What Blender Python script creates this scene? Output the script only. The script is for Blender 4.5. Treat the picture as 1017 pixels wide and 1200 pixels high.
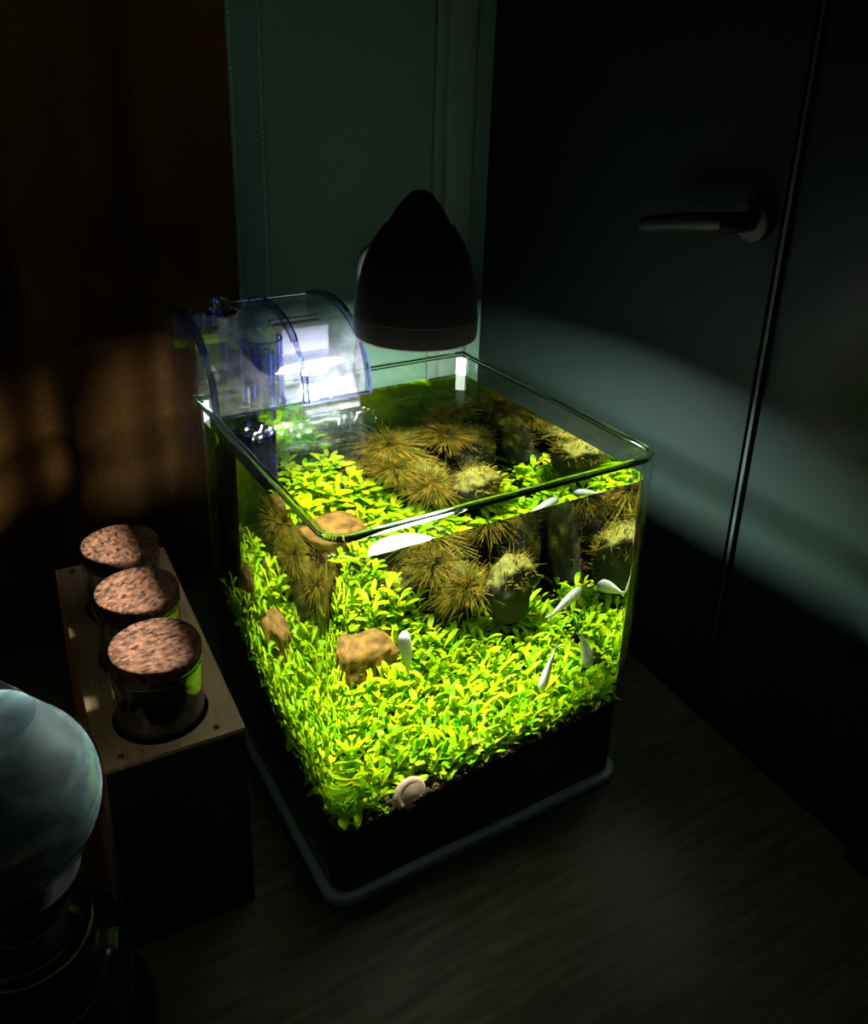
import bpy, bmesh, math, random
from math import sin, cos, pi, radians as rad
from mathutils import Vector, Matrix, noise, Euler

for o in list(bpy.data.objects):
    bpy.data.objects.remove(o)
scene = bpy.context.scene
COL = scene.collection

# ------------------------------------------------------------------ camera
cam_d = bpy.data.cameras.new('camera')
cam = bpy.data.objects.new('camera', cam_d); COL.objects.link(cam)
cam.location = (-.1359, -.3036, .4221)
cam.rotation_euler = (1.2025, -.0214, -.5201)
cam_d.sensor_fit = 'VERTICAL'; cam_d.sensor_height = 36; cam_d.sensor_width = 36
cam_d.lens = 1024.95 / 1200 * 36
cam_d.shift_x = 24.84 / 1200; cam_d.shift_y = -136.16 / 1200
cam_d.clip_start = .01; cam_d.clip_end = 20
scene.camera = cam

# ------------------------------------------------------------------ world, exposure
world = bpy.data.worlds.new('world'); scene.world = world; world.use_nodes = True
bg = world.node_tree.nodes['Background']
bg.inputs[0].default_value = (.62, .82, .85, 1); bg.inputs[1].default_value = .007
scene.view_settings.view_transform = 'Standard'; scene.view_settings.look = 'None'
scene.view_settings.gamma = 1; scene.view_settings.use_curve_mapping = False
scene.view_settings.exposure = 0.0
LAMP_POWER = 21.0
cy = scene.cycles
cy.max_bounces = 20; cy.diffuse_bounces = 5; cy.glossy_bounces = 8
cy.transmission_bounces = 16; cy.transparent_max_bounces = 24
cy.caustics_refractive = True; cy.caustics_reflective = True
cy.sample_clamp_indirect = 4.0; cy.use_denoising = True

W, D, H, RC, GT = .2007, .2007, .2251, .0136, .004   # tank: width, depth, height, corner radius, glass
ZW = .2095                                           # water level
random.seed(7)

# ------------------------------------------------------------------ helpers
def new_mat(name):
    m = bpy.data.materials.new(name); m.use_nodes = True
    nt = m.node_tree; nt.nodes.clear()
    out = nt.nodes.new('ShaderNodeOutputMaterial')
    return m, nt, out
def N(nt, t, **kw):
    n = nt.nodes.new(t)
    for k, v in kw.items():
        if k.startswith('i_'):
            key = k[2:]
            n.inputs[int(key) if key.isdigit() else key.replace('_', ' ')].default_value = v
        else: setattr(n, k, v)
    return n
def c4(c): return (c[0], c[1], c[2], 1)
def ramp(nt, fac, stops):
    r = nt.nodes.new('ShaderNodeValToRGB'); e = r.color_ramp.elements
    while len(e) < len(stops): e.new(.5)
    for el, (p, c) in zip(e, stops): el.position = p; el.color = c4(c)
    nt.links.new(fac, r.inputs[0]); return r.outputs[0]
def plain(name, col, rough=.5, metal=0, spec=.5, col2=None, scale=40, bump=0, bscale=None, stretch=None, detail=6):
    m, nt, out = new_mat(name)
    b = N(nt, 'ShaderNodeBsdfPrincipled'); nt.links.new(b.outputs[0], out.inputs[0])
    b.inputs['Base Color'].default_value = c4(col); b.inputs['Roughness'].default_value = rough
    b.inputs['Metallic'].default_value = metal; b.inputs['Specular IOR Level'].default_value = spec
    if col2 or bump:
        tc = N(nt, 'ShaderNodeTexCoord'); mp = N(nt, 'ShaderNodeMapping')
        if stretch: mp.inputs['Scale'].default_value = stretch
        nt.links.new(tc.outputs['Object'], mp.inputs[0])
        nz = N(nt, 'ShaderNodeTexNoise'); nz.inputs['Scale'].default_value = scale; nz.inputs['Detail'].default_value = detail
        nt.links.new(mp.outputs[0], nz.inputs['Vector'])
        if col2:
            nt.links.new(ramp(nt, nz.outputs[0], [(.35, col), (.65, col2)]), b.inputs['Base Color'])
        if bump:
            nb = nz
            if bscale:
                nb = N(nt, 'ShaderNodeTexNoise'); nb.inputs['Scale'].default_value = bscale; nb.inputs['Detail'].default_value = 4
                nt.links.new(mp.outputs[0], nb.inputs['Vector'])
            bp = N(nt, 'ShaderNodeBump'); bp.inputs['Strength'].default_value = bump; bp.inputs['Distance'].default_value = .001
            nt.links.new(nb.outputs[0], bp.inputs['Height']); nt.links.new(bp.outputs[0], b.inputs['Normal'])
    return m
def pane_mat(name, tint, f0=.04, rough=0.0, fmax=1.0, haze=0, bumpy=False):
    """clear sheet: Fresnel-weighted mirror over straight transmission"""
    m, nt, out = new_mat(name)
    geo = N(nt, 'ShaderNodeNewGeometry')
    dp = N(nt, 'ShaderNodeVectorMath', operation='DOT_PRODUCT')
    nt.links.new(geo.outputs['Normal'], dp.inputs[0]); nt.links.new(geo.outputs['Incoming'], dp.inputs[1])
    ab = N(nt, 'ShaderNodeMath', operation='ABSOLUTE'); nt.links.new(dp.outputs['Value'], ab.inputs[0])
    om = N(nt, 'ShaderNodeMath', operation='SUBTRACT'); om.inputs[0].default_value = 1; nt.links.new(ab.outputs[0], om.inputs[1])
    pw = N(nt, 'ShaderNodeMath', operation='POWER'); nt.links.new(om.outputs[0], pw.inputs[0]); pw.inputs[1].default_value = 5
    ma = N(nt, 'ShaderNodeMath', operation='MULTIPLY_ADD'); nt.links.new(pw.outputs[0], ma.inputs[0])
    ma.inputs[1].default_value = fmax - f0; ma.inputs[2].default_value = f0
    tr = N(nt, 'ShaderNodeBsdfTransparent'); tr.inputs[0].default_value = c4(tint)
    gl = N(nt, 'ShaderNodeBsdfGlossy'); gl.inputs['Roughness'].default_value = rough
    mx = N(nt, 'ShaderNodeMixShader')
    nt.links.new(ma.outputs[0], mx.inputs[0]); nt.links.new(tr.outputs[0], mx.inputs[1]); nt.links.new(gl.outputs[0], mx.inputs[2])
    res = mx.outputs[0]
    if haze:
        df = N(nt, 'ShaderNodeBsdfDiffuse'); df.inputs[0].default_value = (.85,.86,.9,1)
        tl = N(nt, 'ShaderNodeBsdfTranslucent'); tl.inputs[0].default_value = (.85,.86,.9,1)
        mh = N(nt, 'ShaderNodeMixShader'); mh.inputs[0].default_value = .5
        nt.links.new(df.outputs[0], mh.inputs[1]); nt.links.new(tl.outputs[0], mh.inputs[2])
        m3 = N(nt, 'ShaderNodeMixShader'); m3.inputs[0].default_value = haze
        tc = N(nt, 'ShaderNodeTexCoord'); nz = N(nt, 'ShaderNodeTexNoise'); nz.inputs['Scale'].default_value = 130; nt.links.new(tc.outputs['Object'], nz.inputs['Vector'])
        mr = N(nt, 'ShaderNodeMapRange'); mr.inputs['From Min'].default_value = .35; mr.inputs['From Max'].default_value = .7
        mr.inputs['To Min'].default_value = haze*.5; mr.inputs['To Max'].default_value = haze*1.6; nt.links.new(nz.outputs[0], mr.inputs[0]); nt.links.new(mr.outputs[0], m3.inputs[0])
        if bumpy:
            bp = N(nt, 'ShaderNodeBump'); bp.inputs['Strength'].default_value = .6; bp.inputs['Distance'].default_value = .001
            nt.links.new(nz.outputs[0], bp.inputs['Height']); nt.links.new(bp.outputs[0], gl.inputs['Normal'])
        nt.links.new(res, m3.inputs[1]); nt.links.new(mh.outputs[0], m3.inputs[2]); res = m3.outputs[0]
    nt.links.new(res, out.inputs[0]); return m
def glass_mat(name, tint, ior=1.5, rough=0.0):
    m, nt, out = new_mat(name)
    g = N(nt, 'ShaderNodeBsdfGlass'); g.inputs['Color'].default_value = c4(tint)
    g.inputs['IOR'].default_value = ior; g.inputs['Roughness'].default_value = rough
    nt.links.new(g.outputs[0], out.inputs[0]); return m
def leaf_mat(name, stops, trans=.35, scale=220, rough=.4):
    m, nt, out = new_mat(name)
    geo = N(nt, 'ShaderNodeNewGeometry')
    nz = N(nt, 'ShaderNodeTexNoise'); nz.inputs['Scale'].default_value = scale; nz.inputs['Detail'].default_value = 2
    nt.links.new(geo.outputs['Position'], nz.inputs['Vector'])
    col = ramp(nt, nz.outputs[0], stops)
    b = N(nt, 'ShaderNodeBsdfPrincipled'); b.inputs['Roughness'].default_value = rough; b.inputs['Specular IOR Level'].default_value = .12
    nt.links.new(col, b.inputs['Base Color'])
    t = N(nt, 'ShaderNodeBsdfTranslucent'); nt.links.new(col, t.inputs[0])
    mx = N(nt, 'ShaderNodeMixShader'); mx.inputs[0].default_value = trans
    nt.links.new(b.outputs[0], mx.inputs[1]); nt.links.new(t.outputs[0], mx.inputs[2])
    nt.links.new(mx.outputs[0], out.inputs[0]); return m

class MB:
    def __init__(s): s.v = []; s.f = []
    def add(s, vs, fs):
        o = len(s.v); s.v += [tuple(v) for v in vs]; s.f += [tuple(i + o for i in f) for f in fs]
    def box(s, a, b):
        x0, y0, z0 = a; x1, y1, z1 = b
        s.add([(x0,y0,z0),(x1,y0,z0),(x1,y1,z0),(x0,y1,z0),(x0,y0,z1),(x1,y0,z1),(x1,y1,z1),(x0,y1,z1)],
              [(0,3,2,1),(4,5,6,7),(0,1,5,4),(1,2,6,5),(2,3,7,6),(3,0,4,7)])
    def lathe(s, prof, seg=48, c=(0,0), close=False):
        n = len(prof); vs = []
        for r, z in prof:
            for k in range(seg):
                a = 2*pi*k/seg; vs.append((c[0]+r*cos(a), c[1]+r*sin(a), z))
        fs = []
        rng = range(n if close else n-1)
        for i in rng:
            j = (i+1) % n
            for k in range(seg):
                l = (k+1) % seg
                fs.append((i*seg+k, i*seg+l, j*seg+l, j*seg+k))
        s.add(vs, fs)
        return s
    def tube(s, pts, r, seg=10, caps=True):
        pts = [Vector(p) for p in pts]; n = len(pts)
        rs = r if isinstance(r, (list, tuple)) else [r]*n
        up = Vector((0,0,1)); vs = []
        t0 = (pts[1]-pts[0]).normalized()
        if abs(t0.dot(up)) > .9: up = Vector((1,0,0))
        u = t0.cross(up).normalized()
        for i in range(n):
            t = (pts[min(i+1,n-1)]-pts[max(i-1,0)]).normalized()
            u = (u - t*u.dot(t)).normalized(); w = t.cross(u)
            for k in range(seg):
                a = 2*pi*k/seg; vs.append(pts[i]+(u*cos(a)+w*sin(a))*rs[i])
        fs = [(i*seg+k, i*seg+(k+1)%seg, (i+1)*seg+(k+1)%seg, (i+1)*seg+k) for i in range(n-1) for k in range(seg)]
        if caps: fs += [tuple(range(seg))[::-1], tuple(range((n-1)*seg, n*seg))]
        s.add(vs, fs)
    def prism(s, poly, z0, z1):
        n = len(poly)
        vs = [(x,y,z0) for x,y in poly]+[(x,y,z1) for x,y in poly]
        s.add(vs, [tuple(range(n))[::-1], tuple(range(n,2*n))]+[(i,(i+1)%n,n+(i+1)%n,n+i) for i in range(n)])
    def build(s, name, mat, parent=None, smooth=False, angle=40, bevel=0, bseg=2):
        me = bpy.data.meshes.new(name); me.from_pydata(s.v, [], s.f)
        bm = bmesh.new(); bm.from_mesh(me)
        bmesh.ops.recalc_face_normals(bm, faces=bm.faces)
        if bevel:
            bmesh.ops.bevel(bm, geom=[e for e in bm.edges if e.is_manifold and e.calc_face_angle(0) > .6], offset=bevel, segments=bseg, affect='EDGES', profile=.5)
        if smooth or bevel:
            for f in bm.faces: f.smooth = True
            for e in bm.edges:
                if e.is_manifold and e.calc_face_angle(0) > rad(angle): e.smooth = False
        bm.to_mesh(me); bm.free()
        me.materials.append(mat)
        return link(name, me, parent)
def link(name, data, parent=None):
    o = bpy.data.objects.new(name, data); COL.objects.link(o)
    if parent: o.parent = parent
    return o
def empty(name, loc=(0,0,0), rot=(0,0,0)):
    o = link(name, None); o.location = loc; o.rotation_euler = rot; o.empty_display_size = .02; return o
def tag(o, label=None, cat=None, group=None, kind=None):
    if label: o['label'] = label
    if cat: o['category'] = cat
    if group: o['group'] = group
    if kind: o['kind'] = kind
    return o
def receive(o): o.cycles.is_caustics_receiver = True; return o
def lerp(a, b, t): return a+(b-a)*t
def smooth_profile(pts, k=6):
    """Catmull-Rom through 2D/3D points"""
    P = [Vector(p) for p in pts]; out = []
    for i in range(len(P)-1):
        p0 = P[max(i-1,0)]; p1 = P[i]; p2 = P[i+1]; p3 = P[min(i+2,len(P)-1)]
        for j in range(k):
            t = j/k
            out.append(.5*((2*p1)+(p2-p0)*t+(2*p0-5*p1+4*p2-p3)*t*t+(3*p1-p0-3*p2+p3)*t**3))
    out.append(P[-1]); return out

# ------------------------------------------------------------------ materials
M = {}
def table_material():
    m, nt, out = new_mat('dark_wood')
    tc = N(nt, 'ShaderNodeTexCoord'); mp = N(nt, 'ShaderNodeMapping')
    mp.inputs['Scale'].default_value = (14, 150, 10); nt.links.new(tc.outputs['Object'], mp.inputs[0])
    nz = N(nt, 'ShaderNodeTexNoise'); nz.inputs['Scale'].default_value = 1.4; nz.inputs['Detail'].default_value = 8
    nt.links.new(mp.outputs[0], nz.inputs['Vector'])
    nz2 = N(nt, 'ShaderNodeTexNoise'); nz2.inputs['Scale'].default_value = 9; nt.links.new(tc.outputs['Object'], nz2.inputs['Vector'])
    mul = N(nt, 'ShaderNodeMath', operation='MULTIPLY_ADD'); nt.links.new(nz2.outputs[0], mul.inputs[0]); mul.inputs[1].default_value = .5
    nt.links.new(nz.outputs[0], mul.inputs[2])
    col = ramp(nt, mul.outputs[0], [(.55, (.029,.026,.012)), (.75, (.068,.060,.027)), (.95, (.115,.100,.046))])
    b = N(nt, 'ShaderNodeBsdfPrincipled'); nt.links.new(col, b.inputs['Base Color'])
    b.inputs['Roughness'].default_value = .40; b.inputs['Specular IOR Level'].default_value = .45
    bp = N(nt, 'ShaderNodeBump'); bp.inputs['Strength'].default_value = .25; bp.inputs['Distance'].default_value = .001
    nt.links.new(nz.outputs[0], bp.inputs['Height']); nt.links.new(bp.outputs[0], b.inputs['Normal'])
    nt.links.new(b.outputs[0], out.inputs[0]); return m
M['table'] = table_material()
M['wall'] = plain('sage_wall', (.062,.122,.085), .85, bump=.35, scale=420, spec=.05)
M['trim'] = plain('trim_paint', (.075,.125,.092), .5, bump=.05, scale=200, spec=.15)
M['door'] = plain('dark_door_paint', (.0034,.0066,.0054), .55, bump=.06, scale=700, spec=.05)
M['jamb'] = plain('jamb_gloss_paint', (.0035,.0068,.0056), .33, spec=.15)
M['seam_light'] = plain('seam_highlight_grey', (.010,.016,.0145), .45, spec=.15)  # highlight of the door seam, put into a lighter grey
M['floor'] = plain('floor_boards', (.05,.04,.03), .6, col2=(.07,.055,.04), scale=6)
def cloth(name, a, b, rough=.9):
    m, nt, out = new_mat(name)
    tc = N(nt, 'ShaderNodeTexCoord')
    wv = N(nt, 'ShaderNodeTexWave'); wv.inputs['Scale'].default_value = 260; wv.bands_direction = 'Z'
    nt.links.new(tc.outputs['Object'], wv.inputs[0])
    nz = N(nt, 'ShaderNodeTexNoise'); nz.inputs['Scale'].default_value = 300; nt.links.new(tc.outputs['Object'], nz.inputs['Vector'])
    p = N(nt, 'ShaderNodeBsdfPrincipled'); p.inputs['Roughness'].default_value = rough
    p.inputs['Specular IOR Level'].default_value = .05
    nt.links.new(ramp(nt, nz.outputs[0], [(.3, a), (.7, b)]), p.inputs['Base Color'])
    bp = N(nt, 'ShaderNodeBump'); bp.inputs['Strength'].default_value = .2; bp.inputs['Distance'].default_value = .0005
    nt.links.new(wv.outputs[1], bp.inputs['Height']); nt.links.new(bp.outputs[0], p.inputs['Normal'])
    nt.links.new(p.outputs[0], out.inputs[0]); return m
M['curtain'] = cloth('brown_curtain', (.031,.0135,.0022), (.045,.020,.0032))
M['hem'] = cloth('curtain_hem', (.040,.085,.066), (.055,.108,.084))
M['stitch'] = plain('stitch_thread', (.13,.20,.16), .8)
M['pane'] = pane_mat('tank_glass', (.965,.985,.965))
M['edge'] = glass_mat('green_glass_edge', (.92,.985,.92), 1.5)
M['base_glass'] = plain('base_glass', (.68,.86,.92), .18, spec=.6)  # pale diffuse colour stands in for light piped through the tank glass
M['base_glass'].node_tree.nodes['Principled BSDF'].inputs['Transmission Weight'].default_value = .35
M['silicone'] = plain('clear_silicone', (.34,.40,.37), .25)
M['water'] = glass_mat('water', (.965,1.0,.92), 1.333)
M['soil'] = plain('black_soil', (.012,.010,.008), .95, col2=(.03,.022,.014), scale=350, bump=.6, spec=.1)
M['grain'] = leaf_mat('soil_grain', [(.35,(.03,.02,.012)),(.55,(.10,.06,.03)),(.7,(.24,.14,.06))], 0, 300, .8)
M['leaf'] = leaf_mat('carpet_leaf', [(.28,(.11,.46,.005)),(.40,(.32,.70,.006)),(.52,(.58,.83,.007)),(.70,(.82,.80,.008))], .45, 130, .38)
M['feather'] = leaf_mat('feather_plant', [(.3,(.055,.085,.006)),(.48,(.20,.165,.013)),(.68,(.58,.39,.04))], .3, 130, .7)
def rock_material(name, a, b, moss, lo=.1, hi=.6):
    m, nt, out = new_mat(name)
    tc = N(nt, 'ShaderNodeTexCoord')
    nz = N(nt, 'ShaderNodeTexNoise'); nz.inputs['Scale'].default_value = 120; nz.inputs['Detail'].default_value = 8
    nt.links.new(tc.outputs['Object'], nz.inputs['Vector'])
    col = ramp(nt, nz.outputs[0], [(.35, a), (.65, b)])
    p = N(nt, 'ShaderNodeBsdfPrincipled'); p.inputs['Roughness'].default_value = .85
    if moss:
        geo = N(nt, 'ShaderNodeNewGeometry'); sx = N(nt, 'ShaderNodeSeparateXYZ'); nt.links.new(geo.outputs['Normal'], sx.inputs[0])
        nz2 = N(nt, 'ShaderNodeTexNoise'); nz2.inputs['Scale'].default_value = 55; nt.links.new(tc.outputs['Object'], nz2.inputs['Vector'])
        ad = N(nt, 'ShaderNodeMath', operation='MULTIPLY_ADD'); nt.links.new(nz2.outputs[0], ad.inputs[0]); ad.inputs[1].default_value = .9
        nt.links.new(sx.outputs['Z'], ad.inputs[2])
        mr = N(nt, 'ShaderNodeMapRange'); mr.inputs['From Min'].default_value = lo+.45; mr.inputs['From Max'].default_value = hi+.45
        nt.links.new(ad.outputs[0], mr.inputs[0])
        mc = ramp(nt, nz.outputs[0], [(.35, (moss[0]*.45, moss[1]*.55, moss[2])), (.6, moss)])
        mx = N(nt, 'ShaderNodeMix', data_type='RGBA')
        nt.links.new(mr.outputs[0], mx.inputs[0]); nt.links.new(col, mx.inputs[6]); nt.links.new(mc, mx.inputs[7])
        col = mx.outputs[2]
    nt.links.new(col, p.inputs['Base Color'])
    bp = N(nt, 'ShaderNodeBump'); bp.inputs['Strength'].default_value = .6; bp.inputs['Distance'].default_value = .002
    nt.links.new(nz.outputs[0], bp.inputs['Height']); nt.links.new(bp.outputs[0], p.inputs['Normal'])
    nt.links.new(p.outputs[0], out.inputs[0]); return m
M['rock'] = rock_material('dark_mossy_rock', (.008,.010,.009), (.022,.025,.021), (.22,.19,.016), .05, .5)
M['rock_tan'] = rock_material('tan_rock', (.085,.035,.004), (.27,.135,.013), None)
M['rock_blue'] = rock_material('slate_rock', (.07,.09,.10), (.20,.25,.27), (.2,.24,.06), .5, 1.0)
M['fish'] = leaf_mat('white_fish', [(.3,(.95,.93,.97)),(.7,(.97,.95,.97))], .12, 90, .35)
M['fin'] = pane_mat('fish_fin', (.85,.85,.88), .35, .3)
M['eye'] = plain('fish_eye', (.02,.02,.03), .1)
M['shell'] = plain('snail_shell', (.62,.40,.28), .35, col2=(.75,.55,.42), scale=150)
M['snail'] = plain('snail_body', (.35,.28,.22), .5)
M['black'] = plain('matte_black', (.008,.008,.008), .55, spec=.3)
M['handle'] = plain('handle_black', (.004,.004,.004), .45, spec=.15)
M['black_gloss'] = plain('gloss_black', (.006,.006,.007), .08)
M['foam'] = plain('black_foam', (.006,.006,.006), .95, bump=1, scale=900, spec=.1)
M['brass'] = plain('dark_brass', (.45,.30,.08), .25, 1)
M['acrylic'] = pane_mat('clear_acrylic', (.93,.94,.98), .07, haze=.003)
M['cascade'] = pane_mat('falling_water', (.95,.97,1), .10, haze=.006, bumpy=True)
M['acrylic_edge'] = glass_mat('blue_acrylic_edge', (.76,.78,.98), 1.49)
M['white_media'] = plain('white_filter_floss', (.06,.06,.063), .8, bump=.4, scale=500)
M['grey_plastic'] = plain('grey_plastic', (.05,.052,.052), .5)
M['lip'] = plain('lamp_lip', (.85,.9,.8), .4)
def wood_metal():
    m, nt, out = new_mat('brown_rack_top')
    tc = N(nt, 'ShaderNodeTexCoord'); mp = N(nt, 'ShaderNodeMapping'); mp.inputs['Scale'].default_value = (300, 18, 60)
    nt.links.new(tc.outputs['Object'], mp.inputs[0])
    nz = N(nt, 'ShaderNodeTexNoise'); nz.inputs['Scale'].default_value = 1; nz.inputs['Detail'].default_value = 5; nt.links.new(mp.outputs[0], nz.inputs['Vector'])
    p = N(nt, 'ShaderNodeBsdfPrincipled'); p.inputs['Roughness'].default_value = .5; p.inputs['Metallic'].default_value = .25
    nt.links.new(ramp(nt, nz.outputs[0], [(.3, (.34,.22,.10)), (.7, (.50,.34,.17))]), p.inputs['Base Color'])
    nt.links.new(p.outputs[0], out.inputs[0]); return m
M['rack'] = wood_metal()
M['rack_black'] = plain('black_rack_front', (.010,.012,.010), .5)
def cork_mat():
    m, nt, out = new_mat('cork')
    tc = N(nt, 'ShaderNodeTexCoord')
    mp = N(nt, 'ShaderNodeMapping'); mp.inputs['Scale'].default_value = (1.0, 1.45, 1.2); nt.links.new(tc.outputs['Object'], mp.inputs[0])
    v = N(nt, 'ShaderNodeTexVoronoi'); v.inputs['Scale'].default_value = 420; nt.links.new(mp.outputs[0], v.inputs['Vector'])
    nz = N(nt, 'ShaderNodeTexNoise'); nz.inputs['Scale'].default_value = 260; nz.inputs['Detail'].default_value = 6; nt.links.new(mp.outputs[0], nz.inputs['Vector'])
    sx = N(nt, 'ShaderNodeSeparateColor'); nt.links.new(v.outputs['Color'], sx.inputs[0])
    ad = N(nt, 'ShaderNodeMath', operation='MULTIPLY_ADD'); nt.links.new(sx.outputs[0], ad.inputs[0]); ad.inputs[1].default_value = .45
    nt.links.new(nz.outputs[0], ad.inputs[2])
    p = N(nt, 'ShaderNodeBsdfPrincipled'); p.inputs['Roughness'].default_value = .9; p.inputs['Specular IOR Level'].default_value = .06
    nt.links.new(ramp(nt, ad.outputs[0], [(.40, (.008,.0035,.0018)), (.60, (.036,.0155,.008)), (.98, (.085,.038,.020))]), p.inputs['Base Color'])
    bp = N(nt, 'ShaderNodeBump'); bp.inputs['Strength'].default_value = .7; bp.inputs['Distance'].default_value = .001
    nt.links.new(ad.outputs[0], bp.inputs['Height']); nt.links.new(bp.outputs[0], p.inputs['Normal'])
    nt.links.new(p.outputs[0], out.inputs[0]); return m
M['cork'] = cork_mat()
M['jar'] = pane_mat('jar_glass', (.88,.94,.88), .09)
M['clear_glass'] = pane_mat('chimney_glass', (.95,.97,.96), .05)
def frosted():
    m, nt, out = new_mat('cloudy_liquid')
    tc = N(nt, 'ShaderNodeTexCoord'); mp = N(nt, 'ShaderNodeMapping'); mp.inputs['Scale'].default_value = (1,1,2.2); nt.links.new(tc.outputs['Object'], mp.inputs[0])
    nz = N(nt, 'ShaderNodeTexNoise'); nz.inputs['Scale'].default_value = 45; nz.inputs['Detail'].default_value = 8; nz.inputs['Distortion'].default_value = 1.2
    nt.links.new(mp.outputs[0], nz.inputs['Vector'])
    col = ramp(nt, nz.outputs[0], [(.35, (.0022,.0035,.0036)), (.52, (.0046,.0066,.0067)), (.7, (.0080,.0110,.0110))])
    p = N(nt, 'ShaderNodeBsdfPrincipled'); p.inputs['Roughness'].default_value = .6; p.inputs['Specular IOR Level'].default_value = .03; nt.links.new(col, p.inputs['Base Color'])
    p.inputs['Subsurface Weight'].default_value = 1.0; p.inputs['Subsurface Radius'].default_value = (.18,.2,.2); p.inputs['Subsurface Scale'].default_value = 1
    nt.links.new(p.outputs[0], out.inputs[0]); return m
M['frost'] = frosted()
def diffuser():
    m, nt, out = new_mat('led_diffuser')
    e = N(nt, 'ShaderNodeEmission'); e.inputs[0].default_value = (1,.98,.94,1); e.inputs[1].default_value = 20
    nt.links.new(e.outputs[0], out.inputs[0]); return m
M['led'] = diffuser()

# ------------------------------------------------------------------ structure
b = MB(); b.box((-1.6,-2.0,-.76),(.9,.5,-.74)); tag(b.build('floor', M['floor']), kind='structure')
b = MB(); b.box((-1.6,.385,-.74),(.42,.45,1.6)); tag(b.build('wall_back', M['wall']), kind='structure')
t1 = MB(); t1.box((.288,.373,-.74),(.316,.385,1.6)); tag(t1.build('trim_1', M['trim'], bevel=.0015), kind='structure')
t2 = MB(); t2.box((.279,.379,-.74),(.2885,.385,1.6)); tag(t2.build('trim_2', M['trim'], bevel=.001), kind='structure')

DOOR_O = Vector((.2933, 0, 0)); YAW = math.atan2(-.0602, .9982)   # panel line runs along local +y
def door_space(o):
    o.location = DOOR_O; o.rotation_euler = (0, 0, YAW); return o
b = MB(); b.box((0,.0245,-.735),(.035,.347,1.5))
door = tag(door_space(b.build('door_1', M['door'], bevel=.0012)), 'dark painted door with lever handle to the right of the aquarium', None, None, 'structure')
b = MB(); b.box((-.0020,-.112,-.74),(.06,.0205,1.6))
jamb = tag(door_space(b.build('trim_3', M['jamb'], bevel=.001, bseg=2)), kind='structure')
b = MB(); b.box((-.0005,.0150,-.74),(-.0055,.0178,1.6))
tag(door_space(b.build('trim_4', M['seam_light'], bevel=.0007)), kind='structure')  # strip added for the bright line along the door seam
b = MB(); b.box((-.012,-1.6,-.74),(.06,-.116,1.6))
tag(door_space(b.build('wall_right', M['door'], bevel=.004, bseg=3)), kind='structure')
# lever handle
hd = empty('handle_set'); hd.parent = door
g = MB(); g.lathe([(.0,-.003),(.011,-.003),(.012,-.002),(.012,.003),(0,.003)], 32)
o = g.build('rosette', M['black'], door, smooth=True); o.rotation_euler = (0, pi/2, 0); o.location = (-.004,.040,.338)
lv = MB(); lv.tube([(-.006,.040,.338),(-.020,.040,.338),(-.027,.043,.338),(-.030,.052,.337),(-.030,.080,.332),(-.029,.104,.327),(-.027,.109,.326)], [.006,.006,.006,.006,.0055,.005,.003], 14)
lv.build('lever', M['handle'], door, smooth=True)
bpy.data.objects.remove(hd)

# table
table = empty('table')
tag(table, 'dark brown wood-grain table top carrying the aquarium', 'table')
def door_pt(s, off):                                     # point beside the door line, off metres in front of it
    return (.2933+.0602*s-.9982*off, .9982*s-.0602*off*-1)
b = MB(); b.prism([(-.75,-.75),door_pt(-.75,.0145),door_pt(-.108,.0145),door_pt(-.108,.0060),door_pt(.345,.0060),(.300,.372),(-.75,.372)], -.028, 0); b.build('table_top', M['table'], table, bevel=.0015)
for x in (-.70,.195):
    for y in (-.70,.32):
        l = MB(); l.box((x-.025,y-.025,-.74),(x+.025,y+.025,-.028)); l.build('leg', M['table'], table, bevel=.002)

# curtain
def curtain_xy(s):
    """s: arc parameter, 0 at the hem by the wall, growing to the left and nearer"""
    x = .088 - s*.95; y = .362 - s*.26 + .009*sin(s*62+.6)*min(1, s*12) + .004*sin(s*131+1)*min(1, s*12)
    return x, y
cur = empty('curtain', (.09,.36,0))
tag(cur, 'long brown curtain with green stitched hem hanging left of the wall', 'curtain')
def sheet(f, s0, s1, ns, z0, z1, nz, th, mat, name):
    m = MB(); vs = []
    for i in range(ns+1):
        s = lerp(s0, s1, i/ns); x, y = f(s); x2, y2 = f(s+.001)
        n = Vector((y2-y, -(x2-x), 0)).normalized()*th
        for z in (z0, z1):
            vs.append((x, y, z)); vs.append((x+n.x, y+n.y, z))
    fs = []
    for i in range(ns):
        a = i*4; c = a+4
        fs += [(a,c,c+2,a+2),(a+1,a+3,c+3,c+1),(a,a+1,c+1,c),(a+2,c+2,c+3,a+3)]
    fs += [(0,2,3,1),(ns*4,ns*4+1,ns*4+3,ns*4+2)]
    m.add(vs, fs); o = m.build(name, mat, smooth=True); return o
def attach(o, root):
    o.parent = root; o.matrix_parent_inverse = Matrix.Translation(-root.location)
attach(sheet(curtain_xy, 0, .62, 260, .0012, 1.5, 1, .0012, M['curtain'], 'fabric'), cur)
hem_f = lambda s: (.117 - s, .3635 - .05*s)
hem = sheet(hem_f, 0, .030, 6, .0012, 1.5, 1, .0015, M['hem'], 'hem'); attach(hem, cur)
st = MB()
for k in range(260):
    z = .004+k*.0042
    for s in (.0035, .0268):
        x, y = hem_f(s); st.box((x-.0005,y-.0009,z),(x+.0005,y-.0001,z+.0026))
so = st.build('stitching', M['stitch']); attach(so, hem); so.matrix_parent_inverse = Matrix.Identity(4)
so.parent = cur; so.matrix_parent_inverse = Matrix.Translation(-cur.location); so['kind'] = 'stuff'

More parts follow.
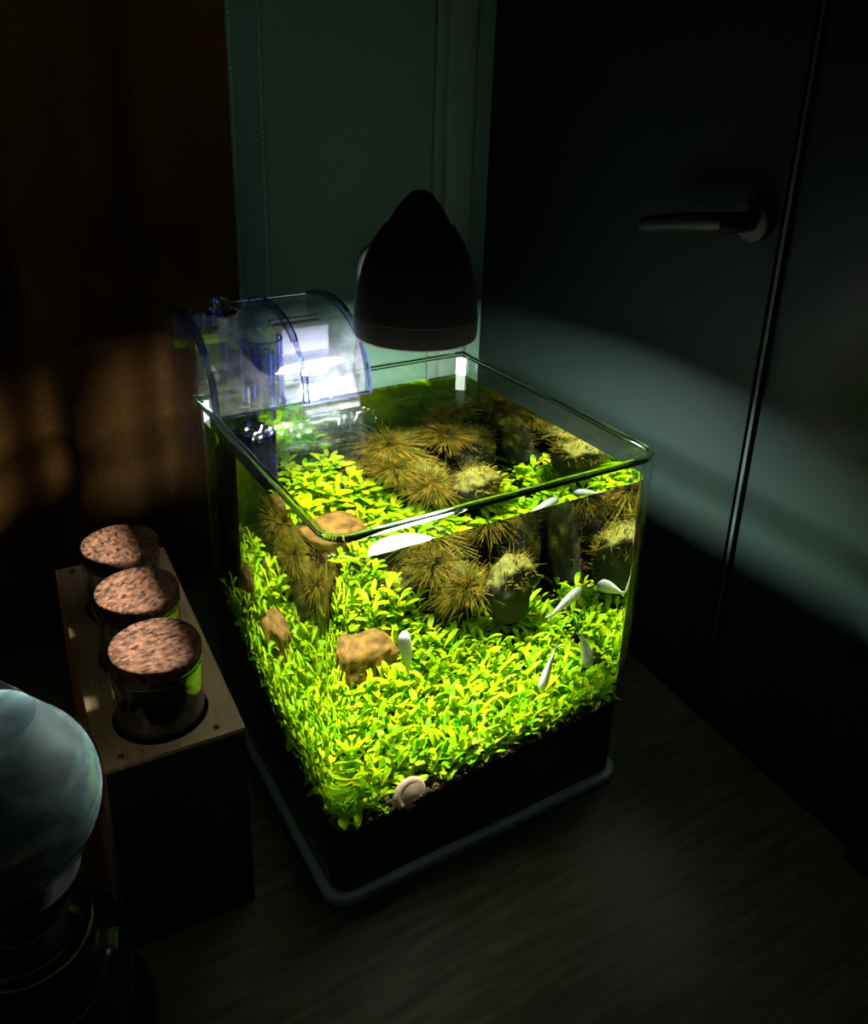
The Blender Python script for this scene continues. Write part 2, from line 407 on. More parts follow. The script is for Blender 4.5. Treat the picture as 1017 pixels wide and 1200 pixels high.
# ------------------------------------------------------------------ aquarium
def outline(inset, back=True, seg=14):
    """tank plan, counter-clockwise from back-left; rounded front corners"""
    r = max(RC-inset, .002); a0 = inset; pts = [(a0, D-inset)]
    for k in range(seg+1):
        a = pi + (pi/2)*k/seg; pts.append((a0+r+r*cos(a), a0+r+r*sin(a)))
    for k in range(seg+1):
        a = 1.5*pi + (pi/2)*k/seg; pts.append((W-a0-r+r*cos(a), a0+r+r*sin(a)))
    pts.append((W-a0, D-inset)); return pts
tank = empty('aquarium')
tag(tank, 'square rimless glass aquarium with rounded front corners, planted and filled with water', 'aquarium')
def ushell(z0, z1):
    o_ = outline(0); i_ = outline(GT); o_[0] = (0, D); i_[0] = (GT, D); o_[-1] = (W, D); i_[-1] = (W-GT, D)
    n = len(o_); m = MB(); vs = []
    for (a, b_) in zip(o_, i_):
        vs += [(a[0],a[1],z0),(a[0],a[1],z1),(b_[0],b_[1],z0),(b_[0],b_[1],z1)]
    fs = []
    for i in range(n-1):
        p = 4*i; q = p+4
        fs += [(p,q,q+1,p+1),(p+2,p+3,q+3,q+2),(p,p+2,q+2,q),(p+1,q+1,q+3,p+3)]
    fs += [(0,1,3,2),(4*n-4,4*n-2,4*n-1,4*n-3)]
    m.add(vs, fs); return m
ushell(.006, .2225).build('bent_glass_wall', M['pane'], tank, smooth=True)
b = MB(); b.box((GT+.0002,D-GT,.006),(W-GT-.0002,D,.2225)); b.build('back_pane', M['pane'], tank)
# rounded polished rim: sweep of a rounded profile
def rim():
    prof = [(0,.2225),(0,.2240)]+[(.0011-.0011*cos(a),.2240+.0011*sin(a)) for a in (pi/8,pi/4,3*pi/8,pi/2)]
    prof += [(GT-.0011+.0011*sin(a),.2240+.0011*cos(a)) for a in (pi/8,pi/4,3*pi/8,pi/2)]+[(GT,.2225)]
    loops = []
    for ins, z in prof:
        loops.append([(x,y,z) for x,y in outline(ins, seg=14)])
    n = len(loops[0]); m = MB(); vs = [p for L in loops for p in L]; fs = []
    for i in range(len(loops)):
        j = (i+1) % len(loops)
        for k in range(n):
            l = (k+1) % n; fs.append((i*n+k,i*n+l,j*n+l,j*n+k))
    m.add(vs, fs); return m
tag(rim().build('polished_rim', M['edge'], tank, smooth=True, angle=50), 'green-tinted polished glass rim')
bp_ = MB(); bp_.prism(outline(-.0006), .0002, .0058)
tag(bp_.build('bottom_plate', M['base_glass'], tank, bevel=.0014, bseg=3), 'glass bottom edge, piped light put into its pale blue-grey colour')
for sx in (0, 1):
    x = GT+.0006 if sx == 0 else W-GT-.0006; d = 1 if sx == 0 else -1
    b = MB(); b.prism([(x-d*.0004,D-GT-.0004),(x+d*.0045,D-GT-.0004),(x-d*.0004,D-GT-.0052)], .008, .2215)
    b.build('silicone_seam', M['silicone'], tank)

# water body
w = MB(); wo = outline(GT+.0003, seg=28); n = len(wo)
w.add([(x,y,ZW) for x,y in wo], [tuple(range(n))])
w.add([(x,y,.0065) for x,y in wo], [tuple(range(n))[::-1]])
w.add([(x,y,z) for z in (.0065, ZW) for x,y in wo], [(i,(i+1)%n,n+(i+1)%n,n+i) for i in range(n)])
me = bpy.data.meshes.new('water'); me.from_pydata(w.v, [], w.f)
for p in me.polygons: p.use_smooth = len(p.vertices) == 4
nn = len(me.vertices)
bm = bmesh.new(); bm.from_mesh(me); bm.normal_update()
for e in bm.edges:
    if e.is_manifold and e.calc_face_angle(0) > rad(40): e.smooth = False
bm.to_mesh(me); bm.free()
me.materials.append(M['water'])
water = link('water', me)
tag(water, 'clear greenish water filling the aquarium', 'water', kind='stuff')
water.cycles.is_caustics_caster = True

# thin algae film on the inner face of the back and right glass
def film_mat(lo, hi):
    m, nt, out = new_mat('algae_film')
    tc = N(nt, 'ShaderNodeTexCoord'); nz = N(nt, 'ShaderNodeTexNoise'); nz.inputs['Scale'].default_value = 26; nz.inputs['Detail'].default_value = 6
    nt.links.new(tc.outputs['Object'], nz.inputs['Vector'])
    mr = N(nt, 'ShaderNodeMapRange'); mr.inputs['From Min'].default_value = .3; mr.inputs['From Max'].default_value = .7
    mr.inputs['To Min'].default_value = lo; mr.inputs['To Max'].default_value = hi; nt.links.new(nz.outputs[0], mr.inputs[0])
    tp = N(nt, 'ShaderNodeBsdfTransparent'); tp.inputs[0].default_value = (.9,1,.7,1)
    df = N(nt, 'ShaderNodeBsdfDiffuse'); df.inputs[0].default_value = (.20,.30,.02,1)
    tl = N(nt, 'ShaderNodeBsdfTranslucent'); tl.inputs[0].default_value = (.24,.36,.02,1)
    m1 = N(nt, 'ShaderNodeMixShader'); m1.inputs[0].default_value = .5; m2 = N(nt, 'ShaderNodeMixShader')
    nt.links.new(df.outputs[0], m1.inputs[1]); nt.links.new(tl.outputs[0], m1.inputs[2])
    nt.links.new(mr.outputs[0], m2.inputs[0]); nt.links.new(tp.outputs[0], m2.inputs[1]); nt.links.new(m1.outputs[0], m2.inputs[2])
    nt.links.new(m2.outputs[0], out.inputs[0]); return m
M['film'] = film_mat(.10, .36); M['film_thin'] = film_mat(.0, .03)
b = MB(); b.box((GT+.0012,D-GT-.0011,.05),(W-GT-.0012,D-GT-.0008,ZW-.0006))
receive(tag(b.build('algae_film', M['film'], tank), 'thin green algae film on the back glass'))
# soil
def soil_h(x, y):
    return .0455 + .14*y + .6*y*y + .014*max(0,x/W)*math.exp(-y/.05) + .0018*noise.noise((x*60,y*60,3))
def soil_mesh():
    m = MB(); ol = []
    base = outline(GT+.0012, seg=10)
    for i in range(len(base)):                       # refine the outline
        a = base[i]; c = base[(i+1) % len(base)]; L = math.dist(a, c); k = max(1, int(L/.006))
        for j in range(k): ol.append((lerp(a[0],c[0],j/k), lerp(a[1],c[1],j/k)))
    n = len(ol); R = 26; vs = []
    for q in range(R):
        t = 1-q/R
        for x, y in ol:
            X = .1+(x-.1)*t; Y = .1+(y-.1)*t; vs.append((X,Y,soil_h(X,Y)))
    vs.append((.1,.1,soil_h(.1,.1)))
    fs = [(q*n+i, q*n+(i+1)%n, (q+1)*n+(i+1)%n, (q+1)*n+i) for q in range(R-1) for i in range(n)]
    fs += [((R-1)*n+i, (R-1)*n+(i+1)%n, R*n) for i in range(n)]
    o_ = len(vs); vs += [(x,y,.008) for x,y in ol]
    fs += [(i, o_+i, o_+(i+1)%n, (i+1)%n) for i in range(n)]+[tuple(range(o_, o_+n))[::-1]]
    m.add(vs, fs); return m
so = soil_mesh().build('aquarium_soil', M['soil'], smooth=True, angle=60)
tag(so, 'black granular soil sloping up to the back of the aquarium', 'soil', kind='stuff'); receive(so)
ICO = None
def ico(sub):
    bm = bmesh.new(); bmesh.ops.create_icosphere(bm, subdivisions=sub, radius=1)
    v = [x.co.copy() for x in bm.verts]; f = [[y.index for y in x.verts] for x in bm.faces]; bm.free(); return v, f
iv, if_ = ico(1)
g = MB(); rng = random.Random(3)
def inside(x, y, ins):
    if not (ins < x < W-ins and ins < y < D-ins): return False
    r = RC
    for cx in (r, W-r):
        if y < r and ((x < r and cx == r) or (x > W-r and cx != r)):
            if math.hypot(x-cx, y-r) > r-ins: return False
    return True
cnt = 0
while cnt < 2300:
    edge = rng.random()
    if edge < .5: x = rng.uniform(.006,.195); y = rng.uniform(.0062,.022)
    elif edge < .65: x = rng.uniform(.0062,.016); y = rng.uniform(.006,.19)
    elif edge < .85: x = rng.uniform(.180,.1945); y = rng.uniform(.006,.17)
    else: x = rng.uniform(.006,.195); y = rng.uniform(.006,.19)
    r = rng.uniform(.0009,.0018)
    if not inside(x, y, GT+.0008+r): continue
    sc = (r*rng.uniform(.8,1.2), r*rng.uniform(.8,1.2), r*rng.uniform(.6,1)); z = soil_h(x,y)+r*.3
    g.add([(x+v.x*sc[0], y+v.y*sc[1], z+v.z*sc[2]) for v in iv], if_); cnt += 1
go = g.build('soil_granules', M['grain'], smooth=True, angle=80)
tag(go, 'loose brown and black soil granules along the glass', 'gravel', kind='stuff'); receive(go)

# ------------------------------------------------------------------ stones
ROCKS = [  # centre, half sizes, rotation, material, label
 ((.058,.126,.0880),(.0235,.0160,.0155),(.1,.1,.3),'rock_tan','tan rounded stone lying in the carpet plants near the left front corner'),
 ((.155,.113,.112),(.0165,.014,.025),(.15,-.2,.4),'rock','mossy dark rock standing at the front of the rock pile'),
 ((.1795,.152,.118),(.0125,.014,.033),(-.1,.12,.2),'rock','tall mossy rock leaning beside the right glass'),
 ((.138,.180,.114),(.022,.012,.030),(.1,.1,.1),'rock','broad mossy rock against the back glass'),
 ((.170,.1815,.122),(.013,.0115,.038),(0,-.12,.5),'rock','tallest dark rock in the back right corner'),
 ((.132,.149,.102),(.018,.015,.021),(.2,.1,.9),'rock','dark rock half hidden under the feathery plants'),
 ((.0275,.150,.108),(.008,.010,.022),(.25,.1,.2),'rock_tan','narrow brown stone standing by the left glass'),
 ((.100,.176,.098),(.014,.012,.017),(.3,.1,.2),'rock','low dark stone at the left end of the rock pile'),
]
rv, rf = ico(4)
def rock(c, h, rot, mat, label, seed):
    vs = []
    for v in rv:
        p = v.copy()
        d = 1 + .22*noise.noise(p*1.3+Vector((seed*7.1,0,0))) + .12*noise.noise(p*3+Vector((0,seed*3.3,0))) + .05*noise.noise(p*8)
        p = Vector((math.copysign(abs(p.x)**.8,p.x), math.copysign(abs(p.y)**.8,p.y), math.copysign(abs(p.z)**.8,p.z)))*d
        vs.append((p.x*h[0], p.y*h[1], p.z*h[2]))
    m = MB(); m.add(vs, rf); o = m.build('rock', M[mat], smooth=True, angle=75)
    o.location = c; o.rotation_euler = rot; tag(o, label, 'rock', 'stones in the aquarium'); receive(o)
    if mat == 'rock':
        q = random.Random(seed*13); ms = MB(); k = 0; Rm = Euler(rot).to_matrix()
        while k < 650:
            i = q.randrange(len(vs)); n_ = (Vector((vs[i][0]/h[0]**2, vs[i][1]/h[1]**2, vs[i][2]/h[2]**2))).normalized()
            wn = Rm @ n_; wp = Rm @ Vector(vs[i]) + Vector(c)
            if wn.z < .05+.5*noise.noise(Vector(vs[i])*90) or not inside(wp.x, wp.y, GT+.004): k += 1; continue
            L = q.uniform(.002,.0055); side = Vector((q.uniform(-1,1),q.uniform(-1,1),q.uniform(-1,1)))*.7
            p0 = Vector(vs[i])-n_*.0003; ms.tube([p0, p0+(n_+side*.5)*L*.5, p0+(n_+side)*L], [.00028,.00024,.00012], 3, caps=False); k += 1
        mo = ms.build('moss', M['feather'], o, smooth=True, angle=180); mo['kind'] = 'stuff'; receive(mo)
    return o
for i, a in enumerate(ROCKS): rock(*a, i+1)

# ------------------------------------------------------------------ carpet plants
def leaf_mesh(L, Wd, bend, fold, nm):
    vs = []; fs = []; z = 0; x = 0
    ST = [(0,.16),(.18,.40),(.40,.86),(.62,1.0),(.80,.90),(.93,.58),(1.0,.14)]; n = len(ST)-1
    for i, (t, wf) in enumerate(ST):
        ang = bend*t; w_ = Wd*wf
        if i: dt = t-ST[i-1][0]; x += L*dt*cos(ang); z -= L*dt*sin(ang)
        vs += [(x,-w_/2,z+fold*w_),(x,0,z),(x,w_/2,z+fold*w_)]
    for i in range(n):
        a = 3*i; fs += [(a,a+3,a+4,a+1),(a+1,a+4,a+5,a+2)]
    me = bpy.data.meshes.new(nm); me.from_pydata(vs, [], fs)
    for p in me.polygons: p.use_smooth = True
    me.materials.append(M['leaf']); return me
LEAVES = [leaf_mesh(L, w_, bd, fo, 'leaf') for L, w_, bd, fo in
          ((.0105,.0042,.5,.25),(.0125,.0044,.9,.2),(.0095,.0044,.3,.3),(.0145,.0042,.7,.25),(.0110,.0048,1.1,.15),(.0165,.0044,.8,.3))]
def leaf_xforms(rr, kind):
    """local matrices of one plantlet"""
    out = []
    k = rr.randint(7,10) if kind == 0 else rr.randint(16,22)
    az = rr.uniform(0, 2*pi); top = rr.uniform(.006,.013) if kind == 0 else rr.uniform(.026,.042)
    for i in range(k):
        t = i/(k-1)
        z = .001+top*t
        az += 2.4+rr.uniform(-.35,.35)
        el = lerp(.25, 1.15, t**1.3)+rr.uniform(-.2,.2)
        s = rr.uniform(.78,1.15)*lerp(1.08,.85,t)
        off = Vector((cos(az)*.0008, sin(az)*.0008, z))
        R_ = Euler((rr.uniform(-.3,.3), -el, az), 'XYZ').to_matrix().to_4x4()
        out.append((rr.randrange(len(LEAVES)), Matrix.Translation(off) @ R_ @ Matrix.Diagonal((s,s,s,1))))
    return out
rr = random.Random(11)
PROTO = [leaf_xforms(rr, 0) for _ in range(7)]; TALL = [leaf_xforms(rr, 1) for _ in range(4)]
spots = []
tries = 0
def blocked(x, y):
    for c, h, rot, mat, lab in ROCKS:
        if ((x-c[0])/(h[0]*1.02))**2+((y-c[1])/(h[1]*1.02))**2 < 1: return True
    return False
while tries < 60000 and len(spots) < 800:
    tries += 1
    x = rr.uniform(.011, W-.011); y = rr.uniform(.0115, D-.02)
    if not inside(x, y, .0112) or blocked(x, y): continue
    if x > .105 and y > .135 and not (x > .18 and y < .14): continue      # rock pile
    if abs(x-.050) < .0150 and y < .027: continue                         # snail
    if x < .055 and y > .172: continue                                     # filter intake
    if any((x-a)**2+(y-b_)**2 < .0050**2 for a, b_, *_ in spots): continue
    spots.append((x, y, 0, rr.uniform(.85,1.12), rr.uniform(0,2*pi)))
for _ in range(46):
    x = rr.uniform(.012,.100); y = rr.uniform(.140,.186)
    if blocked(x,y) or (x < .05 and y > .165): continue
    spots.append((x, y, 1, rr.uniform(.85,1.1), rr.uniform(0,2*pi)))
spots.sort(key=lambda s: (s[0]-cam.location.x)**2+(s[1]-cam.location.y)**2)
def plant_region(x, y):
    if math.hypot(x-.058, y-.126) < .030: return ('small yellow-green plantlet growing around the tan rounded stone', 'carpet plantlets around the tan stone')
    if y < .030: return ('small yellow-green plantlet in the row pressed against the front glass', 'carpet plantlets along the front glass')
    if x < .032: return ('small yellow-green plantlet in the row along the left glass', 'carpet plantlets along the left glass')
    if x > .165: return ('small yellow-green plantlet in the row along the right glass', 'carpet plantlets along the right glass')
    return ('small yellow-green spoon-leaved plantlet in the open middle of the carpet', 'carpet plantlets in the middle of the tank')
protos = []
for k, px in enumerate(PROTO):
    e = bpy.data.objects.new('carpet_plantlet', None); e.empty_display_size = .01
    tag(e, 'small yellow-green carpet plantlet with spoon-shaped leaves in the aquarium foreground', 'plant', 'foreground carpet plantlets')
    ch = []
    for li, mx in px:
        o = bpy.data.objects.new('leaf', LEAVES[li]); o.matrix_local = mx; o.cycles.is_caustics_receiver = True; ch.append(o)
    protos.append((e, ch))
stuff = MB(); nind = 0
for x, y, kind, s, rz in spots:
    z = soil_h(x, y)-.0005
    MX = Matrix.Translation((x,y,z)) @ Euler((rr.uniform(-.15,.15), rr.uniform(-.15,.15), rz)).to_matrix().to_4x4() @ Matrix.Diagonal((s,s,s,1))
    pk = rr.randrange(len(PROTO)); px = PROTO[pk] if kind == 0 else TALL[rr.randrange(len(TALL))]
    if kind == 0 and nind < 300:
        nind += 1
        e, ch = protos[pk]; r = e.copy(); COL.objects.link(r); r.matrix_world = MX; tag(r, *[plant_region(x, y)[0], 'plant', plant_region(x, y)[1]])
        for c, (li, mx) in zip(ch, px):
            q = MX @ mx @ Vector((.010,0,0))
            if not inside(q.x, q.y, GT+.0009): continue                    # leaf would poke into the glass
            d = c.copy(); COL.objects.link(d); d.parent = r; d.matrix_local = mx
    else:
        for li, mx in px:
            A = MX @ mx
            q = A @ Vector((.010,0,0))
            if not inside(q.x, q.y, GT+.0009): continue
            me = LEAVES[li]
            stuff.add([A @ v.co for v in me.vertices], [tuple(p.vertices) for p in me.polygons])
for e, ch in protos:
    for c in ch: bpy.data.objects.remove(c)
    bpy.data.objects.remove(e)
me = bpy.data.meshes.new('carpet_plants'); me.from_pydata(stuff.v, [], stuff.f)
for p in me.polygons: p.use_smooth = True
me.materials.append(M['leaf'])
o = link('carpet_plants', me)
tag(o, 'dense bright green leafy plants filling the middle and back of the aquarium', 'plant', kind='stuff'); receive(o)

# ------------------------------------------------------------------ feathery plants
def feather(c, R, nfil, seed, label, tilt=(0,0), flat=.75):
    q = random.Random(seed); m = MB()
    root = empty('feathery_plant', (c[0], c[1], soil_h(c[0],c[1])))
    for i in range(int(nfil*2.2)):
        a = q.uniform(0,2*pi); u = q.uniform(-.35,1); rad_ = math.sqrt(max(0,1-u*u))
        d = Vector((cos(a)*rad_+tilt[0], sin(a)*rad_+tilt[1], u*flat)).normalized()
        L = R*q.uniform(.6,1.1); pts = []; side = Vector((q.uniform(-1,1),q.uniform(-1,1),q.uniform(-1.3,.1)))*.8
        for k in range(5):
            t = k/4; pts.append(Vector(c)-root.location+d*L*t+side*L*t*t*.5)
        for p in pts:
            p.x = min(max(p.x+root.location.x,.0056),W-.0056)-root.location.x; p.y = min(max(p.y+root.location.y,.0056),D-.0056)-root.location.y
            p.z = min(p.z+root.location.z, ZW-.004)-root.location.z
        m.tube(pts, [.00026,.00025,.00023,.0002,.00012], 3, caps=False)
    o = m.build('fronds', M['feather'], root, smooth=True, angle=180); receive(o); o['kind'] = 'stuff'
    s_ = MB(); zt = c[2]-root.location.z
    s_.tube([(0,0,-.002),(.002,.001,zt*.4),(-.001,.001,zt*.8),(0,0,zt)], .0007, 6)
    receive(s_.build('stem', M['feather'], root, smooth=True))
    tag(root, label, 'plant', 'golden feathery plants'); return root
feather((.120,.166,.140), .026, 330, 1, 'wide golden feathery plant spreading left of the rock pile')
feather((.160,.158,.146), .023, 300, 2, 'golden feathery plant topping the middle of the rock pile', (.2,.1))
feather((.130,.126,.116), .022, 300, 3, 'golden feathery plant hanging in front of the dark rock', (-.2,-.3))
feather((.115,.146,.128), .020, 260, 4, 'short feathery plant at the left foot of the rocks', (-.3,0))
feather((.178,.176,.160), .018, 200, 5, 'small feathery plant on the tall rock in the back corner')

# ------------------------------------------------------------------ fish
def fish(head, tail, L, bend, label):
    root = empty('white_fish', head); n = 12; seg = 12; vs = []; fs = []
    hv = Vector(head); ax = (Vector(tail)-hv).normalized(); side = ax.cross(Vector((0,0,1)))
    if side.length < .2: side = ax.cross(Vector((1,0,0)))
    side.normalize(); up = side.cross(ax).normalized()
    cen = []
    for i in range(n+1):
        t = i/n; ctr = ax*L*t + side*bend*L*sin(t*pi*.9)*.5*t
        cen.append(ctr)
        r = L*.15*min(1,(t+.03)*5.5)**.5*(1-max(0,t-.35)**1.25*1.35) if i else L*.045
        r = max(r, L*.018)
        for k in range(seg):
            a = 2*pi*k/seg; vs.append(ctr+side*cos(a)*r*.78+up*sin(a)*r*1.12)
    fs = [(i*seg+k, i*seg+(k+1)%seg, (i+1)*seg+(k+1)%seg, (i+1)*seg+k) for i in range(n) for k in range(seg)]
    fs += [tuple(range(seg))[::-1], tuple(range(n*seg,(n+1)*seg))]
    m = MB(); m.add(vs, fs); receive(m.build('body', M['fish'], root, smooth=True, angle=80))
    def fin(nm, base, pts, th=.00025):
        m = MB(); P_ = [base+p for p in pts]; k = len(P_)
        m.add([p+side*th for p in P_]+[p-side*th for p in P_], [tuple(range(k)), tuple(range(k,2*k))[::-1]]+[(i,(i+1)%k,k+(i+1)%k,k+i) for i in range(k)])
        receive(m.build(nm, M['fish'], root))
    td = (cen[-1]-cen[-2]).normalized()
    fin('tail_fin', cen[-1], [-td*.001+up*.0004, td*L*.20+up*L*.10, td*L*.13, td*L*.20-up*L*.10, -td*.001-up*.0004])
    fin('dorsal_fin', cen[5], [up*L*.07-ax*L*.06, up*L*.17+ax*L*.02, up*L*.06+ax*L*.10])
    fin('anal_fin', cen[7], [-up*L*.06-ax*L*.05, -up*L*.13+ax*L*.04, -up*L*.04+ax*L*.09])
    for s in (-1,1):
        e = MB(); e.add([cen[1]+ax*L*.02+side*s*L*.062+up*L*.02+v*L*.018 for v in iv], if_)
        e.build('eye', M['eye'], root, smooth=True)
    tag(root, label, 'fish', 'white fish in the aquarium'); return root
fish((.0585,.052,.1365),(.0630,.057,.112), .030, .10, 'white fish diving head up above the carpet left of the feathery plants')
fish((.1440,.030,.0750),(.1525,.034,.0915), .025, -.15, 'white fish pointing down over the carpet nearest the front glass')
fish((.1785,.026,.0815),(.1730,.029,.0990), .024, .35, 'curved white fish beside the right front corner')
fish((.1900,.0715,.1180),(.1760,.073,.1085), .024, .05, 'white fish nosing the right glass below the water surface')

# snail at the front glass
sn = empty('snail', (.0500,.0100,.0525), (-.35,.0,.1)); sn.scale = (1.25,1.1,1.25)
sh = MB()
for k in range(1):
    pts = []; rs = []
    for i in range(60):
        t = i/59; a = t*2.6*2*pi; r = .0006+.0062*t**1.15
        pts.append((r*cos(a), .0004*(1-t), r*sin(a))); rs.append(.0006+.0024*t)
    sh.tube(pts, rs, 10)
shl = sh.build('shell', M['shell'], sn, smooth=True); receive(shl)
dk = MB(); dk.lathe([(0,-.0034),(.0035,-.0031),(.0060,-.0021),(.0073,-.0006),(.0076,.0006),(.0066,.0022),(.0035,.0030),(0,.0032)], 28)
d_ = dk.build('shell_disc', M['shell'], shl, smooth=True); d_.rotation_euler = (pi/2,0,0); receive(d_)
bd = MB(); bd.tube([(-.004,.001,-.0055),(.001,.001,-.0068),(.006,.001,-.006),(.009,.0005,-.005)], [.0012,.0019,.0017,.0007], 10)
receive(bd.build('body', M['snail'], sn, smooth=True))
tag(sn, 'pinkish flat coiled snail on the soil at the front glass', 'snail')

# ------------------------------------------------------------------ hang-on filter
flt = empty('hang_on_filter', (.055,.235,.12))
tag(flt, 'clear plastic hang-on filter with curved lid on the back left rim', 'aquarium filter')
FI = Matrix.Translation(-flt.location)
def fpart(mb, nm, mat, parent=flt, **k):
    o = mb.build(nm, M[mat], None, **k); o.parent = parent; o.matrix_parent_inverse = FI if parent == flt else Matrix.Identity(4); return o
FX0, FX1 = .004, .106
PROF = smooth_profile([(.262,.2625,0),(.250,.2665,0),(.228,.2695,0),(.206,.2675,0),(.187,.2590,0),(.1735,.2460,0),(.1675,.2310,0),(.1668,.2205,0)], 5)
PROF = [(p.x, p.y) for p in PROF]
def strip(x0, x1, off, th, prof=PROF):
    """extruded curved sheet between x0 and x1, lifted by off along its normal"""
    n = len(prof); m = MB(); vs = []
    for i in range(n):
        a = prof[max(i-1,0)]; c = prof[min(i+1,n-1)]
        t = Vector((c[0]-a[0], c[1]-a[1])).normalized(); nm = Vector((t.y, -t.x))*-1
        if nm.y < 0 and i < n*.6: nm = -nm
        if i >= n*.6: nm = Vector((-abs(nm.x), nm.y))
        y, z = prof[i]
        for x in (x0, x1):
            vs.append((x, y+nm.x*off, z+nm.y*off)); vs.append((x, y+nm.x*(off-th), z+nm.y*(off-th)))
    fs = []
    for i in range(n-1):
        a = 4*i; c = a+4; fs += [(a,a+2,c+2,c),(a+1,c+1,c+3,a+3),(a,c,c+1,a+1),(a+2,a+3,c+3,c+2)]
    fs += [(0,1,3,2),(4*n-4,4*n-2,4*n-1,4*n-3)]
    m.add(vs, fs); return m
lid = fpart(strip(FX0, FX1, 0, .0016), 'lid', 'acrylic', smooth=True)
for x in (FX0-.0010, .0605, FX1-.0022):
    fpart(strip(x, x+.0032, .0024, .0046), 'lid_rib', 'acrylic_edge', lid, smooth=True)
# side skirts of the lid
for x in (FX0, FX1-.0016):
    m = MB(); vs = []; 
    for y, z in PROF: vs += [(x,y,z-.001),(x+.0016,y,z-.001)]
    k = len(PROF); vs += [(x,.262,.2205),(x+.0016,.262,.2205)]
    poly = list(range(0,2*k,2))+[2*k]; poly2 = list(range(1,2*k,2))+[2*k+1]
    m.add(vs, [tuple(poly), tuple(poly2[::-1])]+[(poly[i],poly2[i],poly2[(i+1)%(k+1)],poly[(i+1)%(k+1)]) for i in range(k+1)])
    fpart(m, 'lid_side', 'acrylic')
# front lip at the bottom edge of the lid
m = MB(); m.tube([(FX0,.1668,.2205),(FX1,.1668,.2205)], .0011, 8); fpart(m, 'lip', 'acrylic_edge', smooth=True)
m = MB(); m.tube([(FX0,.262,.2625),(FX1,.262,.2625)], .0014, 8); fpart(m, 'hinge', 'acrylic_edge', smooth=True)
# housing behind the back pane, walls 2 mm
m = MB()
for a, c in (((.006,.2060,.115),(.104,.2076,.2600)),((.006,.2580,.115),(.104,.2600,.2600)),((.006,.2076,.115),(.0078,.2580,.2600)),
             ((.1022,.2076,.115),(.104,.2580,.2600)),((.0078,.2076,.115),(.1022,.2580,.117)),((.0600,.2076,.117),(.0614,.2580,.254))): m.box(a, c)
fpart(m, 'housing', 'acrylic')
# spillway over the rim
SP = [(p.x, p.y) for p in smooth_profile([(.212,.2360,0),(.203,.2380,0),(.193,.2355,0),(.181,.2260,0),(.1745,.2145,0),(.1730,.2105,0)], 5)]
spill = fpart(strip(.0625, .1030, 0, .0015, SP), 'spillway', 'acrylic', smooth=True)
m = strip(.0640, .1015, .0022, .0008, SP); fpart(m, 'falling_water', 'cascade', spill, smooth=True)
# white cartridge and its grey frame
m = MB(); m.box((.066,.215,.135),(.100,.232,.2540)); fpart(m, 'filter_cartridge', 'white_media', bevel=.001)
m = MB(); m.box((.0645,.2325,.235),(.1010,.2355,.2560)); fpart(m, 'cartridge_frame', 'grey_plastic', bevel=.0005)
# intake dome, elbow and strainer
def arc_wall(c, r, z0, z1, a0, a1, th, seg=24):
    m = MB(); vs = []; fs = []
    for k in range(seg+1):
        a = lerp(a0,a1,k/seg)
        for rr_ in (r, r-th):
            for z in (z0, z1): vs.append((c[0]+rr_*cos(a), c[1]+rr_*sin(a), z))
    for k in range(seg):
        a = 4*k; b_ = a+4; fs += [(a,b_,b_+1,a+1),(a+2,a+3,b_+3,b_+2),(a,a+2,b_+2,b_),(a+1,b_+1,b_+3,a+3)]
    fs += [(0,1,3,2),(4*seg,4*seg+2,4*seg+3,4*seg+1)]
    m.add(vs, fs); return m
fpart(arc_wall((.0410,.1835), .0125, .2195, .2610, pi*.9, pi*2.1, .0015), 'intake_dome', 'acrylic_edge', smooth=True)
m = MB(); m.tube([(.0410+.0125*cos(a),.1835+.0125*sin(a),.2197) for a in [pi*.9+pi*1.2*k/20 for k in range(21)]], .0013, 8); fpart(m, 'dome_edge', 'acrylic_edge', smooth=True)
for a in (pi*.9, pi*2.1):
    m = MB(); m.tube([(.0410+.0125*cos(a),.1835+.0125*sin(a),z) for z in (.2200,.2400,.2600)], .0014, 8); fpart(m, 'dome_edge', 'acrylic_edge', smooth=True)
m = MB(); m.lathe([(.0072,.205),(.0072,.2520),(.0060,.2520),(.0060,.205)], 28, (.0410,.1845), True); fpart(m, 'intake_tube', 'acrylic_edge', smooth=True)
m = MB(); m.tube([(.0410,.1845,.2520),(.0405,.190,.2555),(.039,.205,.2560),(.037,.225,.2540)], .0062, 16); fpart(m, 'elbow', 'acrylic', smooth=True)
# flow knob
m = MB(); m.lathe([(0,.2690),(.0095,.2690),(.0100,.2705),(.0085,.2722),(.0045,.2730),(0,.2732)], 32, (.0270,.2170)); fpart(m, 'knob_collar', 'acrylic_edge', smooth=True)
m = MB(); m.box((.0215,.2155,.2728),(.0325,.2185,.2800)); m.box((.0255,.2115,.2728),(.0285,.2225,.2780)); fpart(m, 'flow_knob', 'acrylic_edge', bevel=.0008)
m = MB(); m.box((.012,.2100,.2330),(.030,.2140,.2520)); fpart(m, 'flow_gate', 'acrylic_edge', bevel=.0006)
# sponge strainer in the tank
m = MB(); m.lathe([(0,.092),(.0135,.092),(.0145,.094),(.0145,.190),(.0130,.193),(.0078,.1935),(.0078,.205),(0,.205)], 28, (.0300,.1775))
receive(fpart(m, 'intake_sponge', 'foam', smooth=True))

